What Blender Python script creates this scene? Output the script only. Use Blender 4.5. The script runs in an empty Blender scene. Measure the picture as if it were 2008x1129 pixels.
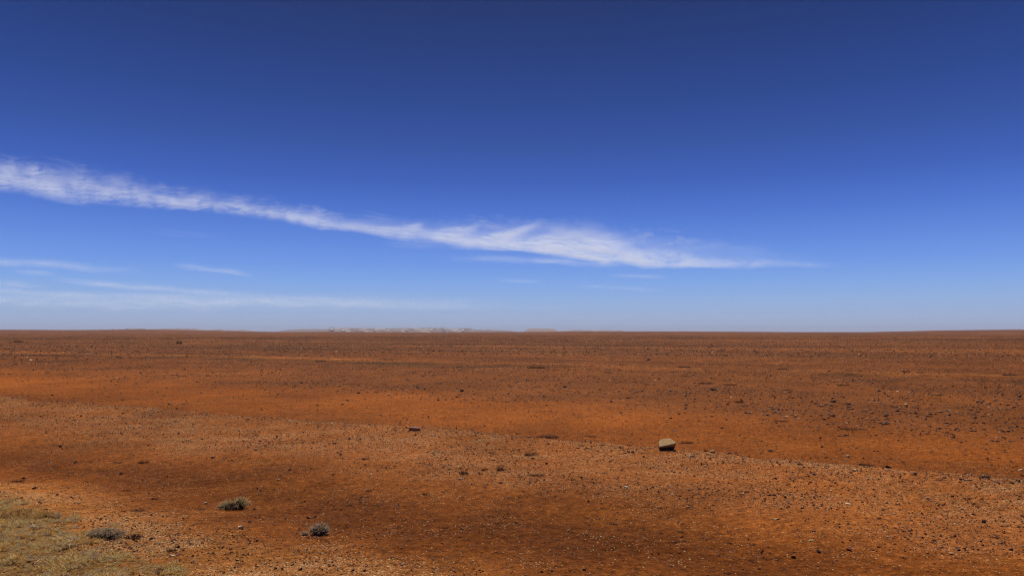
import bpy, bmesh, math, random
import numpy as np
from mathutils import Vector, Matrix

random.seed(7)
RNG = np.random.default_rng(11)
scene = bpy.context.scene
COL = scene.collection
R = math.radians

# ------------------------------------------------------------------ camera
EYE = 1.6
F = 1450.0                    # focal length in photo pixels (2008 wide)
PITCH = math.atan((650.5 - 564.5) / F)
cam_d = bpy.data.cameras.new('camera')
cam_d.sensor_width = 36.0
cam_d.lens = 36.0 * F / 2008.0
cam_d.clip_start = 0.05
cam_d.clip_end = 900000.0
cam = bpy.data.objects.new('camera', cam_d)
cam.location = (0, 0, EYE)
cam.rotation_euler = (R(90) + PITCH, 0, 0)
COL.objects.link(cam)
scene.camera = cam

# ------------------------------------------------------------------ light
SUN_EL, SUN_AZ = R(52), R(-6)          # azimuth measured from +Y towards +X
EXPOSURE = 0.0
scene.view_settings.view_transform = 'Standard'
scene.view_settings.look = 'None'
scene.view_settings.exposure = EXPOSURE
scene.view_settings.gamma = 1.0
scene.view_settings.use_curve_mapping = False
sun_dir = Vector((math.sin(SUN_AZ) * math.cos(SUN_EL), math.cos(SUN_AZ) * math.cos(SUN_EL), math.sin(SUN_EL)))
sd = bpy.data.lights.new('sun', 'SUN')
sd.energy = 5.0
sd.angle = R(0.5)
sd.color = (1.0, 0.95, 0.88)
sun = bpy.data.objects.new('sun', sd)
sun.rotation_euler = (-sun_dir).to_track_quat('-Z', 'Y').to_euler()
sun.location = (0, 0, 60)
COL.objects.link(sun)


def lin(c):
    c = c / 255.0
    return c / 12.92 if c <= 0.04045 else ((c + 0.055) / 1.055) ** 2.4


def L3(r, g, b):
    return (lin(r), lin(g), lin(b))


world = bpy.data.worlds.new('World')
scene.world = world
world.use_nodes = True
nt = world.node_tree
nt.nodes.clear()
wo = nt.nodes.new('ShaderNodeOutputWorld')
bg = nt.nodes.new('ShaderNodeBackground')
bg.inputs['Strength'].default_value = 0.1
sky = nt.nodes.new('ShaderNodeTexSky')
sky.sky_type = 'NISHITA'
sky.sun_disc = False
sky.sun_elevation = SUN_EL
sky.sun_rotation = SUN_AZ
sky.altitude = 200
sky.air_density = 1.0
sky.dust_density = 0.6
sky.ozone_density = 3.0
tc = nt.nodes.new('ShaderNodeTexCoord')
sep = nt.nodes.new('ShaderNodeSeparateXYZ')
nt.links.new(tc.outputs['Generated'], sep.inputs[0])
mr = nt.nodes.new('ShaderNodeMapRange')
mr.inputs['From Min'].default_value = 0.0
mr.inputs['From Max'].default_value = 0.5
nt.links.new(sep.outputs['Z'], mr.inputs['Value'])
ramp = nt.nodes.new('ShaderNodeValToRGB')
stops = [(650, (160, 173, 206)), (622, (156, 176, 214)), (595, (146, 176, 222)), (560, (128, 167, 230)), (520, (108, 151, 229)),
         (470, (90, 132, 219)), (420, (73, 114, 205)), (360, (58, 94, 184)), (290, (48, 80, 160)), (200, (38, 67, 140)),
         (100, (31, 56, 121)), (0, (26, 47, 104)), (-150, (18, 36, 86))]
cr = ramp.color_ramp
while len(cr.elements) > 1:
    cr.elements.remove(cr.elements[-1])
for i, (py, c) in enumerate(stops):
    z = math.sin(math.atan((650.5 - py) / F)) / 0.5 if py > 500 else math.sin(PITCH + math.atan((564.5 - py) / F)) / 0.5
    e = cr.elements[0] if i == 0 else cr.elements.new(min(z, 1.0))
    e.position = min(max(z, 0), 1.0)
    e.color = (*L3(*c), 1)
nt.links.new(mr.outputs[0], ramp.inputs[0])
mul = nt.nodes.new('ShaderNodeVectorMath')
mul.operation = 'SCALE'
mul.inputs['Scale'].default_value = 10.0
nt.links.new(ramp.outputs[0], mul.inputs[0])
mixw = nt.nodes.new('ShaderNodeMix')
mixw.data_type = 'RGBA'
mixw.inputs['Factor'].default_value = 0.03
nt.links.new(mul.outputs[0], mixw.inputs['A'])
nt.links.new(sky.outputs[0], mixw.inputs['B'])
nt.links.new(mixw.outputs['Result'], bg.inputs['Color'])
nt.links.new(bg.outputs[0], wo.inputs[0])

scene.render.engine = 'CYCLES'
scene.cycles.use_denoising = True
scene.cycles.denoising_prefilter = 'NONE'
scene.cycles.denoising_input_passes = 'RGB_ALBEDO_NORMAL'
scene.cycles.filter_width = 1.15
scene.cycles.max_bounces = 5
scene.cycles.diffuse_bounces = 2
scene.cycles.glossy_bounces = 1
scene.cycles.transparent_max_bounces = 12
scene.cycles.volume_bounces = 0


# ------------------------------------------------------------------ numeric helpers
def hash2(ix, iy, seed):
    n = (ix.astype(np.int64) * 374761393 + iy.astype(np.int64) * 668265263 + seed * 982451653) & 0xffffffff
    n = ((n ^ (n >> 13)) * 1274126177) & 0xffffffff
    n = ((n ^ (n >> 16)) * 2246822519) & 0xffffffff
    return ((n ^ (n >> 15)) & 0xffffff) / float(0xffffff)


def vnoise(x, y, seed=0):
    ix, iy = np.floor(x), np.floor(y)
    fx, fy = x - ix, y - iy
    fx = fx * fx * fx * (fx * (fx * 6 - 15) + 10)
    fy = fy * fy * fy * (fy * (fy * 6 - 15) + 10)
    a = hash2(ix, iy, seed); b = hash2(ix + 1, iy, seed)
    c = hash2(ix, iy + 1, seed); d = hash2(ix + 1, iy + 1, seed)
    return (a + (b - a) * fx + (c - a) * fy + (a - b - c + d) * fx * fy) * 2 - 1


def fbm(x, y, seed=0, octs=4, gain=0.5, lac=2.03):
    x = np.asarray(x, float); y = np.asarray(y, float)
    t = np.zeros(np.broadcast(x, y).shape); a = 1.0; n = 0
    for o in range(octs):
        t = t + a * vnoise(x * 0.8 - y * 0.6 + 13.7 * o, x * 0.6 + y * 0.8 + 5.3 * o, seed + o * 17)
        n += a; a *= gain; x = x * lac; y = y * lac
    return t / n * 1.6


def sstep(a, b, x):
    t = np.clip((x - a) / (b - a), 0, 1)
    return t * t * (3 - 2 * t)


def ray(px, py):
    """direction of the photo pixel in the place"""
    u = (px - 1004.0) / F
    v = (564.5 - py) / F
    c, s = math.cos(PITCH), math.sin(PITCH)
    return np.stack(np.broadcast_arrays(u, c - v * s, v * c + s), -1)


def flat_at(px, py, z=0.0):
    d = ray(np.asarray(px, float), np.asarray(py, float))
    t = (z - EYE) / d[..., 2]
    return d[..., 0] * t, d[..., 1] * t


# the graded edge: a straight-ish windrow running away to the left
_lx, _ly = flat_at([0, 200, 400, 600, 800, 1000, 1200, 1400, 1600, 1800, 2008],
                   [778, 794, 810, 824, 838, 853, 871, 892, 910, 929, 945], 0.05)


def yline(x):
    y = np.interp(x, _lx, _ly)
    y = np.where(x < _lx[0], _ly[0] + (x - _lx[0]) * -0.56, y)
    return np.where(x > _lx[-1], _ly[-1] + (x - _lx[-1]) * -0.56, y)


def sdist(x, y):
    return (y - yline(x)) * 0.87


# height of the far plain along the horizon, in photo pixels above the flat horizon
_hx = np.array([-600, 0, 150, 300, 420, 560, 660, 860, 1000, 1150, 1350, 1550, 1700, 1850, 2008, 2600])
_hp = np.array([4.0, 4.2, 3.9, 5.0, 3.0, .6, 1.2, .4, .8, 2.0, 1.8, .6, .6, 3.4, 4.6, 6.0])


def height(x, y, micro=True):
    r = np.hypot(x, y) + 1e-6
    s = sdist(x, y)
    near = 1 - sstep(40, 160, r)
    sw = s + 0.12 * fbm(x / 1.1, y / 1.1, 3, 3) + 0.05 * fbm(x / .25, y / .25, 9, 2)
    ridge = 0.090 * sstep(-1.6, -0.12, sw) * (1 - sstep(-0.10, 0.10, sw))
    shoulder = 0.10 * (1 - sstep(-7.0, -4.6, s))
    drain = -0.05 * np.exp(-((s + 4.1) / 1.2) ** 2)
    h = (ridge + shoulder + drain) * near
    # the second, far track: low lip
    h = h + 0.05 * np.exp(-((s - 22.0) / 0.5) ** 2) * (1 - sstep(90, 200, r))
    h = h + 0.030 * fbm(x / 3.1, y / 3.1, 21, 3) * sstep(2, 8, r)
    h = h + 0.10 * fbm(x / 38.0, y / 38.0, 33, 3) * sstep(25, 120, r)
    if micro:
        m = 1 - sstep(30, 90, r)
        h = h + m * (0.006 * fbm(x / .30, y / .30, 41, 3) + 0.0035 * fbm(x / .06, y / .06, 51, 2))
        rough = np.exp(-((s + 4.6) / 1.5) ** 2) * sstep(-.05, .5, fbm(x / 1.4, y / 1.4, 61, 2))
        h = h + m * rough * 0.016 * np.abs(fbm(x / .16, y / .16, 71, 3))
    px = 1004 + F * x / np.maximum(y, 1e-3)
    hp = np.where(y > 0, np.interp(px, _hx, _hp), 3.0)
    far = sstep(500, 2600, r)
    h = h + far * hp / F * 2600 - 0.35 * sstep(120, 500, r) * (1 - far)
    # behind the swell the plain falls back again
    h = h * (1 - sstep(2700, 4200, r)) + 0.0
    return h


def ground_at(px, py):
    """place where the photo pixel meets the ground"""
    d = ray(float(px), float(py))
    t0 = -EYE / d[2]
    ts = t0 * np.linspace(.80, 1.35, 2200)                   # first place where the line of sight meets the sheet
    gap = EYE + d[2] * ts - height(d[0] * ts, d[1] * ts)
    under = np.nonzero(gap <= 0)[0]
    t = ts[under[0]] if len(under) else t0
    x, y = d[0] * t, d[1] * t
    return float(x), float(y), float(height(np.array([x]), np.array([y]))[0])


# ------------------------------------------------------------------ object helpers
def tag(o, label=None, cat=None, group=None, kind=None):
    if label: o['label'] = label
    if cat: o['category'] = cat
    if group: o['group'] = group
    if kind: o['kind'] = kind
    return o


def link_mesh(name, me, mat=None, parent=None):
    o = bpy.data.objects.new(name, me)
    COL.objects.link(o)
    if mat is not None and not me.materials:
        me.materials.append(mat)
    if parent is not None:
        o.parent = parent
    return o


def np_mesh(name, verts, faces, smooth=True):
    """verts (n,3); faces (m,k)"""
    me = bpy.data.meshes.new(name)
    verts = np.asarray(verts, np.float32); faces = np.asarray(faces, np.int32)
    me.vertices.add(len(verts)); me.vertices.foreach_set('co', verts.ravel())
    m, k = faces.shape
    me.loops.add(m * k); me.loops.foreach_set('vertex_index', faces.ravel())
    me.polygons.add(m)
    me.polygons.foreach_set('loop_start', np.arange(0, m * k, k, dtype=np.int32))
    me.polygons.foreach_set('loop_total', np.full(m, k, np.int32))
    me.polygons.foreach_set('use_smooth', np.full(m, smooth))
    me.update(calc_edges=True)
    return me


def grid_faces(nr, nc, wrap=False):
    i = np.arange(nr - 1)[:, None]; j = np.arange(nc if wrap else nc - 1)[None, :]
    j2 = (j + 1) % nc
    a = i * nc + j; b = i * nc + j2; c = (i + 1) * nc + j2; d = (i + 1) * nc + j
    return np.stack([a, b, c, d], -1).reshape(-1, 4)


def attr_color(me, name, rgb):
    a = me.attributes.new(name, 'FLOAT_COLOR', 'POINT')
    rgba = np.ones((len(rgb), 4), np.float32); rgba[:, :3] = rgb
    a.data.foreach_set('color', rgba.ravel())


def attr_float(me, name, v):
    a = me.attributes.new(name, 'FLOAT', 'POINT')
    a.data.foreach_set('value', np.asarray(v, np.float32).ravel())


# ------------------------------------------------------------------ materials
def new_mat(name, rough=0.95, spec=0.15):
    m = bpy.data.materials.new(name)
    m.use_nodes = True
    b = m.node_tree.nodes['Principled BSDF']
    b.inputs['Roughness'].default_value = rough
    b.inputs['Specular IOR Level'].default_value = spec
    return m, m.node_tree, b


def noise_node(t, scale, detail=4, rough=.55, coord='Object', vec=None):
    n = t.nodes.new('ShaderNodeTexNoise')
    n.inputs['Scale'].default_value = scale
    n.inputs['Detail'].default_value = detail
    n.inputs['Roughness'].default_value = rough
    if vec is None:
        c = t.nodes.new('ShaderNodeTexCoord')
        t.links.new(c.outputs[coord], n.inputs['Vector'])
    else:
        t.links.new(vec, n.inputs['Vector'])
    return n


def ramp_node(t, fac, stops):
    r = t.nodes.new('ShaderNodeValToRGB')
    e = r.color_ramp.elements
    while len(e) > 1:
        e.remove(e[-1])
    for i, (p, c) in enumerate(stops):
        q = e[0] if i == 0 else e.new(p)
        q.position = p; q.color = (*c, 1) if len(c) == 3 else c
    t.links.new(fac, r.inputs[0])
    return r


def mixc(t, a, b, fac, mode='MIX'):
    m = t.nodes.new('ShaderNodeMix'); m.data_type = 'RGBA'; m.blend_type = mode
    for sock, v in (('Factor', fac), ('A', a), ('B', b)):
        if hasattr(v, 'node'):
            t.links.new(v, m.inputs[sock])
        elif sock == 'Factor':
            m.inputs[sock].default_value = v
        else:
            m.inputs[sock].default_value = (*v, 1)
    return m.outputs['Result']


def stone_mat(name, palette, rough=0.85, scale=40.0, spec=.25):
    """palette picked per stone, with grain and a dusting of red earth"""
    m, t, b = new_mat(name, rough, spec)
    oi = t.nodes.new('ShaderNodeObjectInfo')
    n = len(palette)
    r = ramp_node(t, oi.outputs['Random'], [(i / n, c) for i, c in enumerate(palette)])
    r.color_ramp.interpolation = 'CONSTANT'
    g = noise_node(t, scale, 5, .65)
    v = ramp_node(t, g.outputs['Fac'], [(0.25, (.62, .62, .62)), (0.75, (1.3, 1.3, 1.3))])
    c = mixc(t, r.outputs[0], v.outputs[0], 1.0, 'MULTIPLY')
    g2 = noise_node(t, scale * .35, 3, .6)
    f = ramp_node(t, g2.outputs['Fac'], [(0.5, (0, 0, 0)), (0.7, (.55, .55, .55))])
    c = mixc(t, c, (.20, .058, .011), f.outputs[0])
    t.links.new(c, b.inputs['Base Color'])
    bp = t.nodes.new('ShaderNodeBump')
    bp.inputs['Strength'].default_value = .35
    bp.inputs['Distance'].default_value = .004
    t.links.new(g.outputs['Fac'], bp.inputs['Height'])
    t.links.new(bp.outputs[0], b.inputs['Normal'])
    return m


PAL_PALE = [(.42, .21, .080), (.35, .15, .050), (.52, .32, .14), (.30, .12, .040), (.40, .20, .080), (.60, .42, .21), (.27, .10, .028)]
PAL_MID = [(.21, .070, .018), (.26, .095, .028), (.16, .050, .013), (.29, .13, .045), (.17, .056, .017), (.22, .072, .018), (.14, .046, .016)]
PAL_DARK = [(.080, .038, .024), (.11, .050, .028), (.055, .032, .026), (.14, .060, .030), (.042, .027, .025), (.17, .070, .033), (.20, .080, .030)]
M_PALE = stone_mat('pale_stone', PAL_PALE)
M_MID = stone_mat('red_stone', PAL_MID)
M_DARK = stone_mat('dark_stone', PAL_DARK)
M_CREAM = stone_mat('cream_stone', [(.66, .52, .30), (.56, .42, .22)], scale=60)
M_REDSLAB = stone_mat('red_slab_stone', [(.36, .14, .07)])
M_BLACK = stone_mat('black_stone', [(.052, .036, .032), (.07, .045, .036)], scale=50)


def ground_material():
    m, t, b = new_mat('red_earth', 1.0, .05)
    at = t.nodes.new('ShaderNodeAttribute'); at.attribute_name = 'earth'
    gr = t.nodes.new('ShaderNodeAttribute'); gr.attribute_name = 'grit'
    fa = t.nodes.new('ShaderNodeAttribute'); fa.attribute_name = 'coarse'
    geo = t.nodes.new('ShaderNodeNewGeometry')
    P = geo.outputs['Position']
    # sand grain at three sizes
    n1 = noise_node(t, 95, 3, .7, vec=P)
    v1 = ramp_node(t, n1.outputs['Fac'], [(0.30, (.55, .50, .45)), (0.5, (1, 1, 1)), (0.72, (1.5, 1.6, 1.75))])
    c = mixc(t, at.outputs['Color'], v1.outputs[0], .85, 'MULTIPLY')
    n2 = noise_node(t, 9, 5, .7, vec=P)
    v2 = ramp_node(t, n2.outputs['Fac'], [(0.30, (.72, .70, .68)), (0.70, (1.25, 1.27, 1.3))])
    c = mixc(t, c, v2.outputs[0], 1.0, 'MULTIPLY')
    # coarse gibber speckle that the far plain shows
    n4 = noise_node(t, 16, 6, .92, vec=P)
    v4 = ramp_node(t, n4.outputs['Fac'], [(0.36, (.25, .22, .20)), (0.47, (.92, .92, .92)), (0.54, (1.05, 1.05, 1.05)), (0.66, (2.0, 2.15, 2.4))])
    c = mixc(t, c, v4.outputs[0], 1.0, 'MULTIPLY')
    n3 = noise_node(t, 1.9, 8, .9, vec=P)
    v3 = ramp_node(t, n3.outputs['Fac'], [(0.38, (.22, .20, .22)), (0.5, (1, 1, 1)), (0.64, (1.9, 1.9, 1.9))])
    c = mixc(t, c, mixc(t, c, v3.outputs[0], 1.0, 'MULTIPLY'), fa.outputs['Fac'])
    # pale grit
    vo = t.nodes.new('ShaderNodeTexVoronoi'); vo.inputs['Scale'].default_value = 120
    t.links.new(P, vo.inputs['Vector'])
    sp = t.nodes.new('ShaderNodeSeparateColor'); t.links.new(vo.outputs['Color'], sp.inputs[0])
    gt = t.nodes.new('ShaderNodeMath'); gt.operation = 'LESS_THAN'
    t.links.new(sp.outputs[0], gt.inputs[0]); t.links.new(gr.outputs['Fac'], gt.inputs[1])
    pc = ramp_node(t, sp.outputs[1], [(0, (.34, .17, .07)), (.4, (.48, .30, .14)), (.7, (.12, .05, .03)), (.85, (.60, .42, .22))])
    c = mixc(t, c, pc.outputs[0], gt.outputs[0])
    t.links.new(c, b.inputs['Base Color'])
    bp = t.nodes.new('ShaderNodeBump'); bp.inputs['Strength'].default_value = .9; bp.inputs['Distance'].default_value = .01
    t.links.new(n1.outputs['Fac'], bp.inputs['Height'])
    bp2 = t.nodes.new('ShaderNodeBump'); bp2.inputs['Strength'].default_value = .5; bp2.inputs['Distance'].default_value = .06
    t.links.new(n2.outputs['Fac'], bp2.inputs['Height']); t.links.new(bp.outputs[0], bp2.inputs['Normal'])
    t.links.new(bp2.outputs[0], b.inputs['Normal'])
    return m


# ------------------------------------------------------------------ zones of the ground
def zones(x, y):
    r = np.hypot(x, y)
    s = sdist(x, y) + 0.12 * fbm(x / 1.0, y / .8, 5, 4) + 0.07 * fbm(x / .16, y / .16, 15, 3)
    sw = sdist(x, y) + 0.55 * fbm(x / 2.6, y / 2.6, 7, 4)
    px = 1004 + F * x / np.maximum(y, .5)
    sand_w = np.interp(px, [0, 1000, 2008], [5.6, 4.6, 3.2])
    gravel = sstep(-3.6, -1.8, sw) * (1 - sstep(-.08, .06, s))
    drain = np.exp(-((sw + 4.3) / .95) ** 2)
    shoulder = 1 - sstep(-6.1, -5.0, sw)
    sand = sstep(-.08, .06, s)
    sf = sdist(x, y) + 1.3 * fbm(x / 5.5, y / 4.0, 27, 4) * sstep(8, 20, r)
    stony = sstep(sand_w - 1.6, sand_w + 3.4, sf)
    return s, gravel, drain, shoulder, sand, stony


# ------------------------------------------------------------------ ground sheet
def build_ground():
    d = np.arange(352.0, 2.6, -0.62)
    rr = EYE * 739.4 / d
    rr = np.concatenate([np.linspace(.25, rr[0], 14)[:-1], rr, np.geomspace(rr[-1], 9000, 90)[1:]])
    az = np.concatenate([np.linspace(-R(50), R(50), 1340), np.linspace(R(50), R(310), 140)[1:-1]])
    nr, nc = len(rr), len(az)
    A, RR = np.meshgrid(az, rr)
    X = (RR * np.sin(A)).ravel(); Y = (RR * np.cos(A)).ravel()
    Z = height(X, Y)
    faces = grid_faces(nr, nc, wrap=True)[:, ::-1]
    X = np.append(X, 0); Y = np.append(Y, 0); Z = np.append(Z, Z[:nc].mean())
    me = np_mesh('ground', np.stack([X, Y, Z], -1), faces, True)
    # close the centre
    bm = bmesh.new(); bm.from_mesh(me); bm.verts.ensure_lookup_table()
    cidx = len(bm.verts) - 1
    for j in range(nc):
        f = bm.faces.new((bm.verts[cidx], bm.verts[(j + 1) % nc], bm.verts[j])); f.smooth = True
    bm.to_mesh(me); bm.free()
    s, gravel, drain, shoulder, sand, stony = zones(X, Y)
    r = np.hypot(X, Y)

    def mixn(a, b, f):
        return a * (1 - f[:, None]) + b * f[:, None]
    C = lambda *c: np.array(c)[None, :]
    col = np.repeat(C(.185, .059, .0130), len(X), 0)              # near earth
    col = mixn(col, C(.222, .082, .0300), gravel)
    col = mixn(col, C(.108, .033, .0065), drain)
    col = mixn(col, C(.270, .112, .038), shoulder * .8)
    col = mixn(col, C(.205, .062, .0105), sand)
    sd_ = sdist(X, Y)
    # the swept strip right behind the edge is a duller red
    col = mixn(col, C(.155, .047, .0090), sand * np.exp(-((sd_ - .5) / .8) ** 2) * .6)
    col = mixn(col, C(.148, .050, .0145), stony * .9)
    col = mixn(col, C(.112, .043, .0170), sstep(45, 110, r) * .85)
    col = mixn(col, C(.125, .047, .0180), sstep(300, 900, r) * .6)
    # bare red scalds in the gravel
    sc_ = sstep(.25, .6, fbm(X / 1.3, Y / .8, 171, 4)) * (1 - sand) * (1 - shoulder)
    col = mixn(col, C(.205, .067, .0130), sc_ * .35)
    # the far wheel track and the drier low cover along it
    col = mixn(col, C(.26, .100, .032), np.exp(-((sd_ - 22.8 + .4 * fbm(X / 7, Y / 7, 88, 2)) / .80) ** 2) * .9)
    col = mixn(col, C(.060, .029, .011), np.exp(-((sd_ - 19.9) / 1.8) ** 2) * .9 * sstep(-.25, .4, fbm(X / 5.5, Y / 2.2, 99, 3)))
    col = mixn(col, C(.085, .034, .013), np.exp(-((sd_ - 44) / 7) ** 2) * .55)
    col = mixn(col, C(.19, .075, .024), np.exp(-((sd_ - 60 + 2 * fbm(X / 20, Y / 20, 89, 2)) / 2.5) ** 2) * .5)
    # broad patches
    p = fbm(X / 1.7, Y / 1.7, 111, 4)
    p2 = fbm(X / 9.0, Y / 9.0, 121, 3)
    p3 = fbm(X / 60.0, Y / 60.0, 131, 4)
    col = col * (1 + .20 * p + .14 * p2 + .28 * p3 * sstep(40, 200, r) + .34 * sstep(22, 50, r) * fbm((X * .87 - Y * .49) / 45, sd_ / 5.0, 151, 3) + .10 * fbm(X / .35, Y / .35, 112, 3))[:, None]
    # grit beneath the ground cover, coloured dark so gaps between sprigs look shaded
    gx = grass_mask(X, Y)
    col = mixn(col, C(.12, .075, .034), np.clip(gx * 1.2, 0, 1) * .85)
    grit = np.clip(.03 + .12 * gravel + .0 * drain + .24 * shoulder - .02 * sand, .02, .42)
    grit = grit * np.clip(.35 + 1.1 * fbm(X / .5, Y / .3, 161, 4), 0, 1.6) * (1 - sstep(14, 30, r)) + .008
    col = col * np.array([1.24, 1.08, .66])[None, :]
    attr_color(me, 'earth', np.clip(col, .003, 1))
    attr_float(me, 'grit', grit)
    attr_float(me, 'coarse', np.clip(stony * .55 * sstep(12, 40, r) + .45 * sstep(60, 120, r), 0, 1))
    o = link_mesh('ground', me, ground_material())
    tag(o, 'flat red desert plain of sand and gravel reaching the horizon', kind='structure')
    return o


def grass_mask(x, y):
    """1 inside the low grey-green ground cover at the bottom left"""
    px = 1004 + F * x / np.maximum(y, .5)
    # boundary in world terms: distance along the shoulder
    bx, by = flat_at([-500, 0, 70, 130, 170, 250, 345, 520], [958, 968, 995, 1020, 1050, 1085, 1129, 1240], .08)
    yb = np.interp(x, bx, by)
    d = yb - y + .16 * fbm(x / .45, y / .45, 141, 3)
    d = d + .30 * fbm(x / .11, y / .11, 143, 2)
    m = sstep(-.40, .45, d)
    return m * (x < 0)


build_ground()


# ------------------------------------------------------------------ stones
def hull_stone(seed, npts=16, flat=.55, elong=1.2, angular=.3):
    rs = np.random.default_rng(seed)
    p = rs.normal(size=(npts, 3))
    p /= np.linalg.norm(p, axis=1)[:, None]
    p *= (1 - angular * rs.random((npts, 1)))
    p[:, 0] *= elong; p[:, 2] *= flat
    p[:, 2] = np.clip(p[:, 2], -flat * .6, flat * .72)
    bm = bmesh.new()
    for q in p:
        bm.verts.new(q * .5)
    res = bmesh.ops.convex_hull(bm, input=bm.verts[:])
    junk = [v for v in bm.verts if not v.link_faces]
    bmesh.ops.delete(bm, geom=junk, context='VERTS')
    return bm


def worn_stone(seed, **k):
    """bigger stones: angular hull with chipped, slightly rounded edges"""
    bm = hull_stone(seed, **k)
    bmesh.ops.bevel(bm, geom=bm.edges[:], offset=.035, segments=2, affect='EDGES', profile=.6)
    bmesh.ops.triangulate(bm, faces=bm.faces[:])
    bmesh.ops.subdivide_edges(bm, edges=bm.edges[:], cuts=1)
    co = np.array([v.co[:] for v in bm.verts])
    d = fbm(co[:, 0] * 5 + seed, co[:, 1] * 5 + co[:, 2] * 4, seed, 3)
    for v, q in zip(bm.verts, d):
        v.co *= 1 + .05 * q
    return bm


def bm_mesh(bm, name, mat, smooth=False):
    me = bpy.data.meshes.new(name); bm.to_mesh(me); bm.free()
    for p in me.polygons: p.use_smooth = smooth
    me.materials.append(mat)
    return me


def variant_collection(name, mats, n, **k):
    c = bpy.data.collections.new(name)
    i = 0
    for m in mats:
        for q in range(n):
            me = bm_mesh(hull_stone(abs(hash((name, i))) % 1 + i * 31 + len(name), **k), name + '_mesh', m)
            c.objects.link(bpy.data.objects.new(name, me)); i += 1
    return c


def scatter(name, label, cat, coll, x, y, z, scl, idx, rot):
    me = bpy.data.meshes.new(name)
    me.vertices.add(len(x)); me.vertices.foreach_set('co', np.stack([x, y, z], -1).astype(np.float32).ravel())
    attr_float(me, 'scl', scl)
    a = me.attributes.new('idx', 'INT', 'POINT'); a.data.foreach_set('value', np.asarray(idx, np.int32))
    a = me.attributes.new('rot', 'FLOAT_VECTOR', 'POINT'); a.data.foreach_set('vector', np.asarray(rot, np.float32).ravel())
    o = link_mesh(name, me)
    g = bpy.data.node_groups.new(name + '_nodes', 'GeometryNodeTree')
    g.interface.new_socket('Geometry', in_out='INPUT', socket_type='NodeSocketGeometry')
    g.interface.new_socket('Geometry', in_out='OUTPUT', socket_type='NodeSocketGeometry')
    gi = g.nodes.new('NodeGroupInput'); go = g.nodes.new('NodeGroupOutput')
    ci = g.nodes.new('GeometryNodeCollectionInfo'); ci.inputs['Collection'].default_value = coll
    ci.inputs['Separate Children'].default_value = True
    ip = g.nodes.new('GeometryNodeInstanceOnPoints'); ip.inputs['Pick Instance'].default_value = True

    def na(nm, ty):
        n = g.nodes.new('GeometryNodeInputNamedAttribute'); n.data_type = ty; n.inputs['Name'].default_value = nm
        return [s for s in n.outputs if s.enabled and s.name == 'Attribute'][0]
    g.links.new(gi.outputs[0], ip.inputs['Points'])
    g.links.new(ci.outputs[0], ip.inputs['Instance'])
    g.links.new(na('idx', 'INT'), ip.inputs['Instance Index'])
    g.links.new(na('rot', 'FLOAT_VECTOR'), ip.inputs['Rotation'])
    g.links.new(na('scl', 'FLOAT'), ip.inputs['Scale'])
    g.links.new(ip.outputs[0], go.inputs[0])
    md = o.modifiers.new('scatter', 'NODES'); md.node_group = g
    tag(o, label, cat, kind='stuff')
    return o


def wedge_points(n, r0, r1, a0=-R(39), a1=R(39), power=1.0):
    """random points in the wedge, area-uniform when power == 1"""
    u = RNG.random(n)
    if power == 1.0:
        r = np.sqrt(r0 * r0 + u * (r1 * r1 - r0 * r0))
    else:                                                     # denser close by
        r = (r0 ** (2 - power) + u * (r1 ** (2 - power) - r0 ** (2 - power))) ** (1 / (2 - power))
    a = a0 + RNG.random(n) * (a1 - a0)
    return r * np.sin(a), r * np.cos(a)


def rand_rot(n, tilt=.25):
    return np.stack([RNG.normal(size=n) * tilt, RNG.normal(size=n) * tilt, RNG.random(n) * 6.283], -1)


# pebbles of the near side
NV = 5
coll_peb = variant_collection('pebble', [M_PALE, M_MID, M_DARK], NV, npts=10, flat=.75, elong=1.15)


def build_gravel():
    x, y = wedge_points(430000, 3.6, 21.0, -R(42), R(42), power=.75)
    s, gravel, drain, shoulder, sand, stony = zones(x, y)
    patch = .45 + .8 * sstep(-.5, .6, fbm(x / .9, y / .6, 201, 4))
    crest = np.exp(-((s + .22) / .30) ** 2)
    clod = drain * sstep(.15, .55, fbm(x / .5, y / .35, 211, 4))
    dens = (.95 * gravel + .95 * crest + .12 * drain + .45 * clod + .75 * shoulder + .22 * sand * (1 - stony)) * np.maximum(patch, .6 * crest)
    dens = dens * (1 - .6 * grass_mask(x, y))
    keep = RNG.random(len(x)) < dens * .95
    keep &= s < 4
    x, y, s, gravel, shoulder, sand, clod, crest = [v_[keep] for v_ in (x, y, s, gravel, shoulder, sand, clod, crest)]
    n = len(x)
    sc = .0085 * np.exp(RNG.normal(size=n) * .55)
    big = RNG.random(n) < .045 * gravel + .03 * shoulder + .09 * crest
    sc = np.where(big, .020 * np.exp(RNG.normal(size=n) * .38), sc)
    sc = np.where(sand > .5, sc * .9, sc)
    pale = .25 + .38 * crest + .20 * shoulder - .1 * (sand > .5) - .14 * clod
    q = RNG.random(n)
    m = np.where(q < pale, 0, np.where(q < pale + .54 * (1 - clod), 1, 2))
    m = np.where(big & (m == 2) & (RNG.random(n) < .8), 1, m)
    idx = m * NV + RNG.integers(0, NV, n)
    z = height(x, y) + sc * .12
    scatter('gravel', 'fine tan and red gravel strewn over the near ground', 'gravel', coll_peb, x, y, z, sc, idx, rand_rot(n))
    print('gravel', n)


build_gravel()

coll_gib = variant_collection('gibber', [M_DARK, M_MID, M_PALE], NV, npts=12, flat=.55, elong=1.35)


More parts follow.
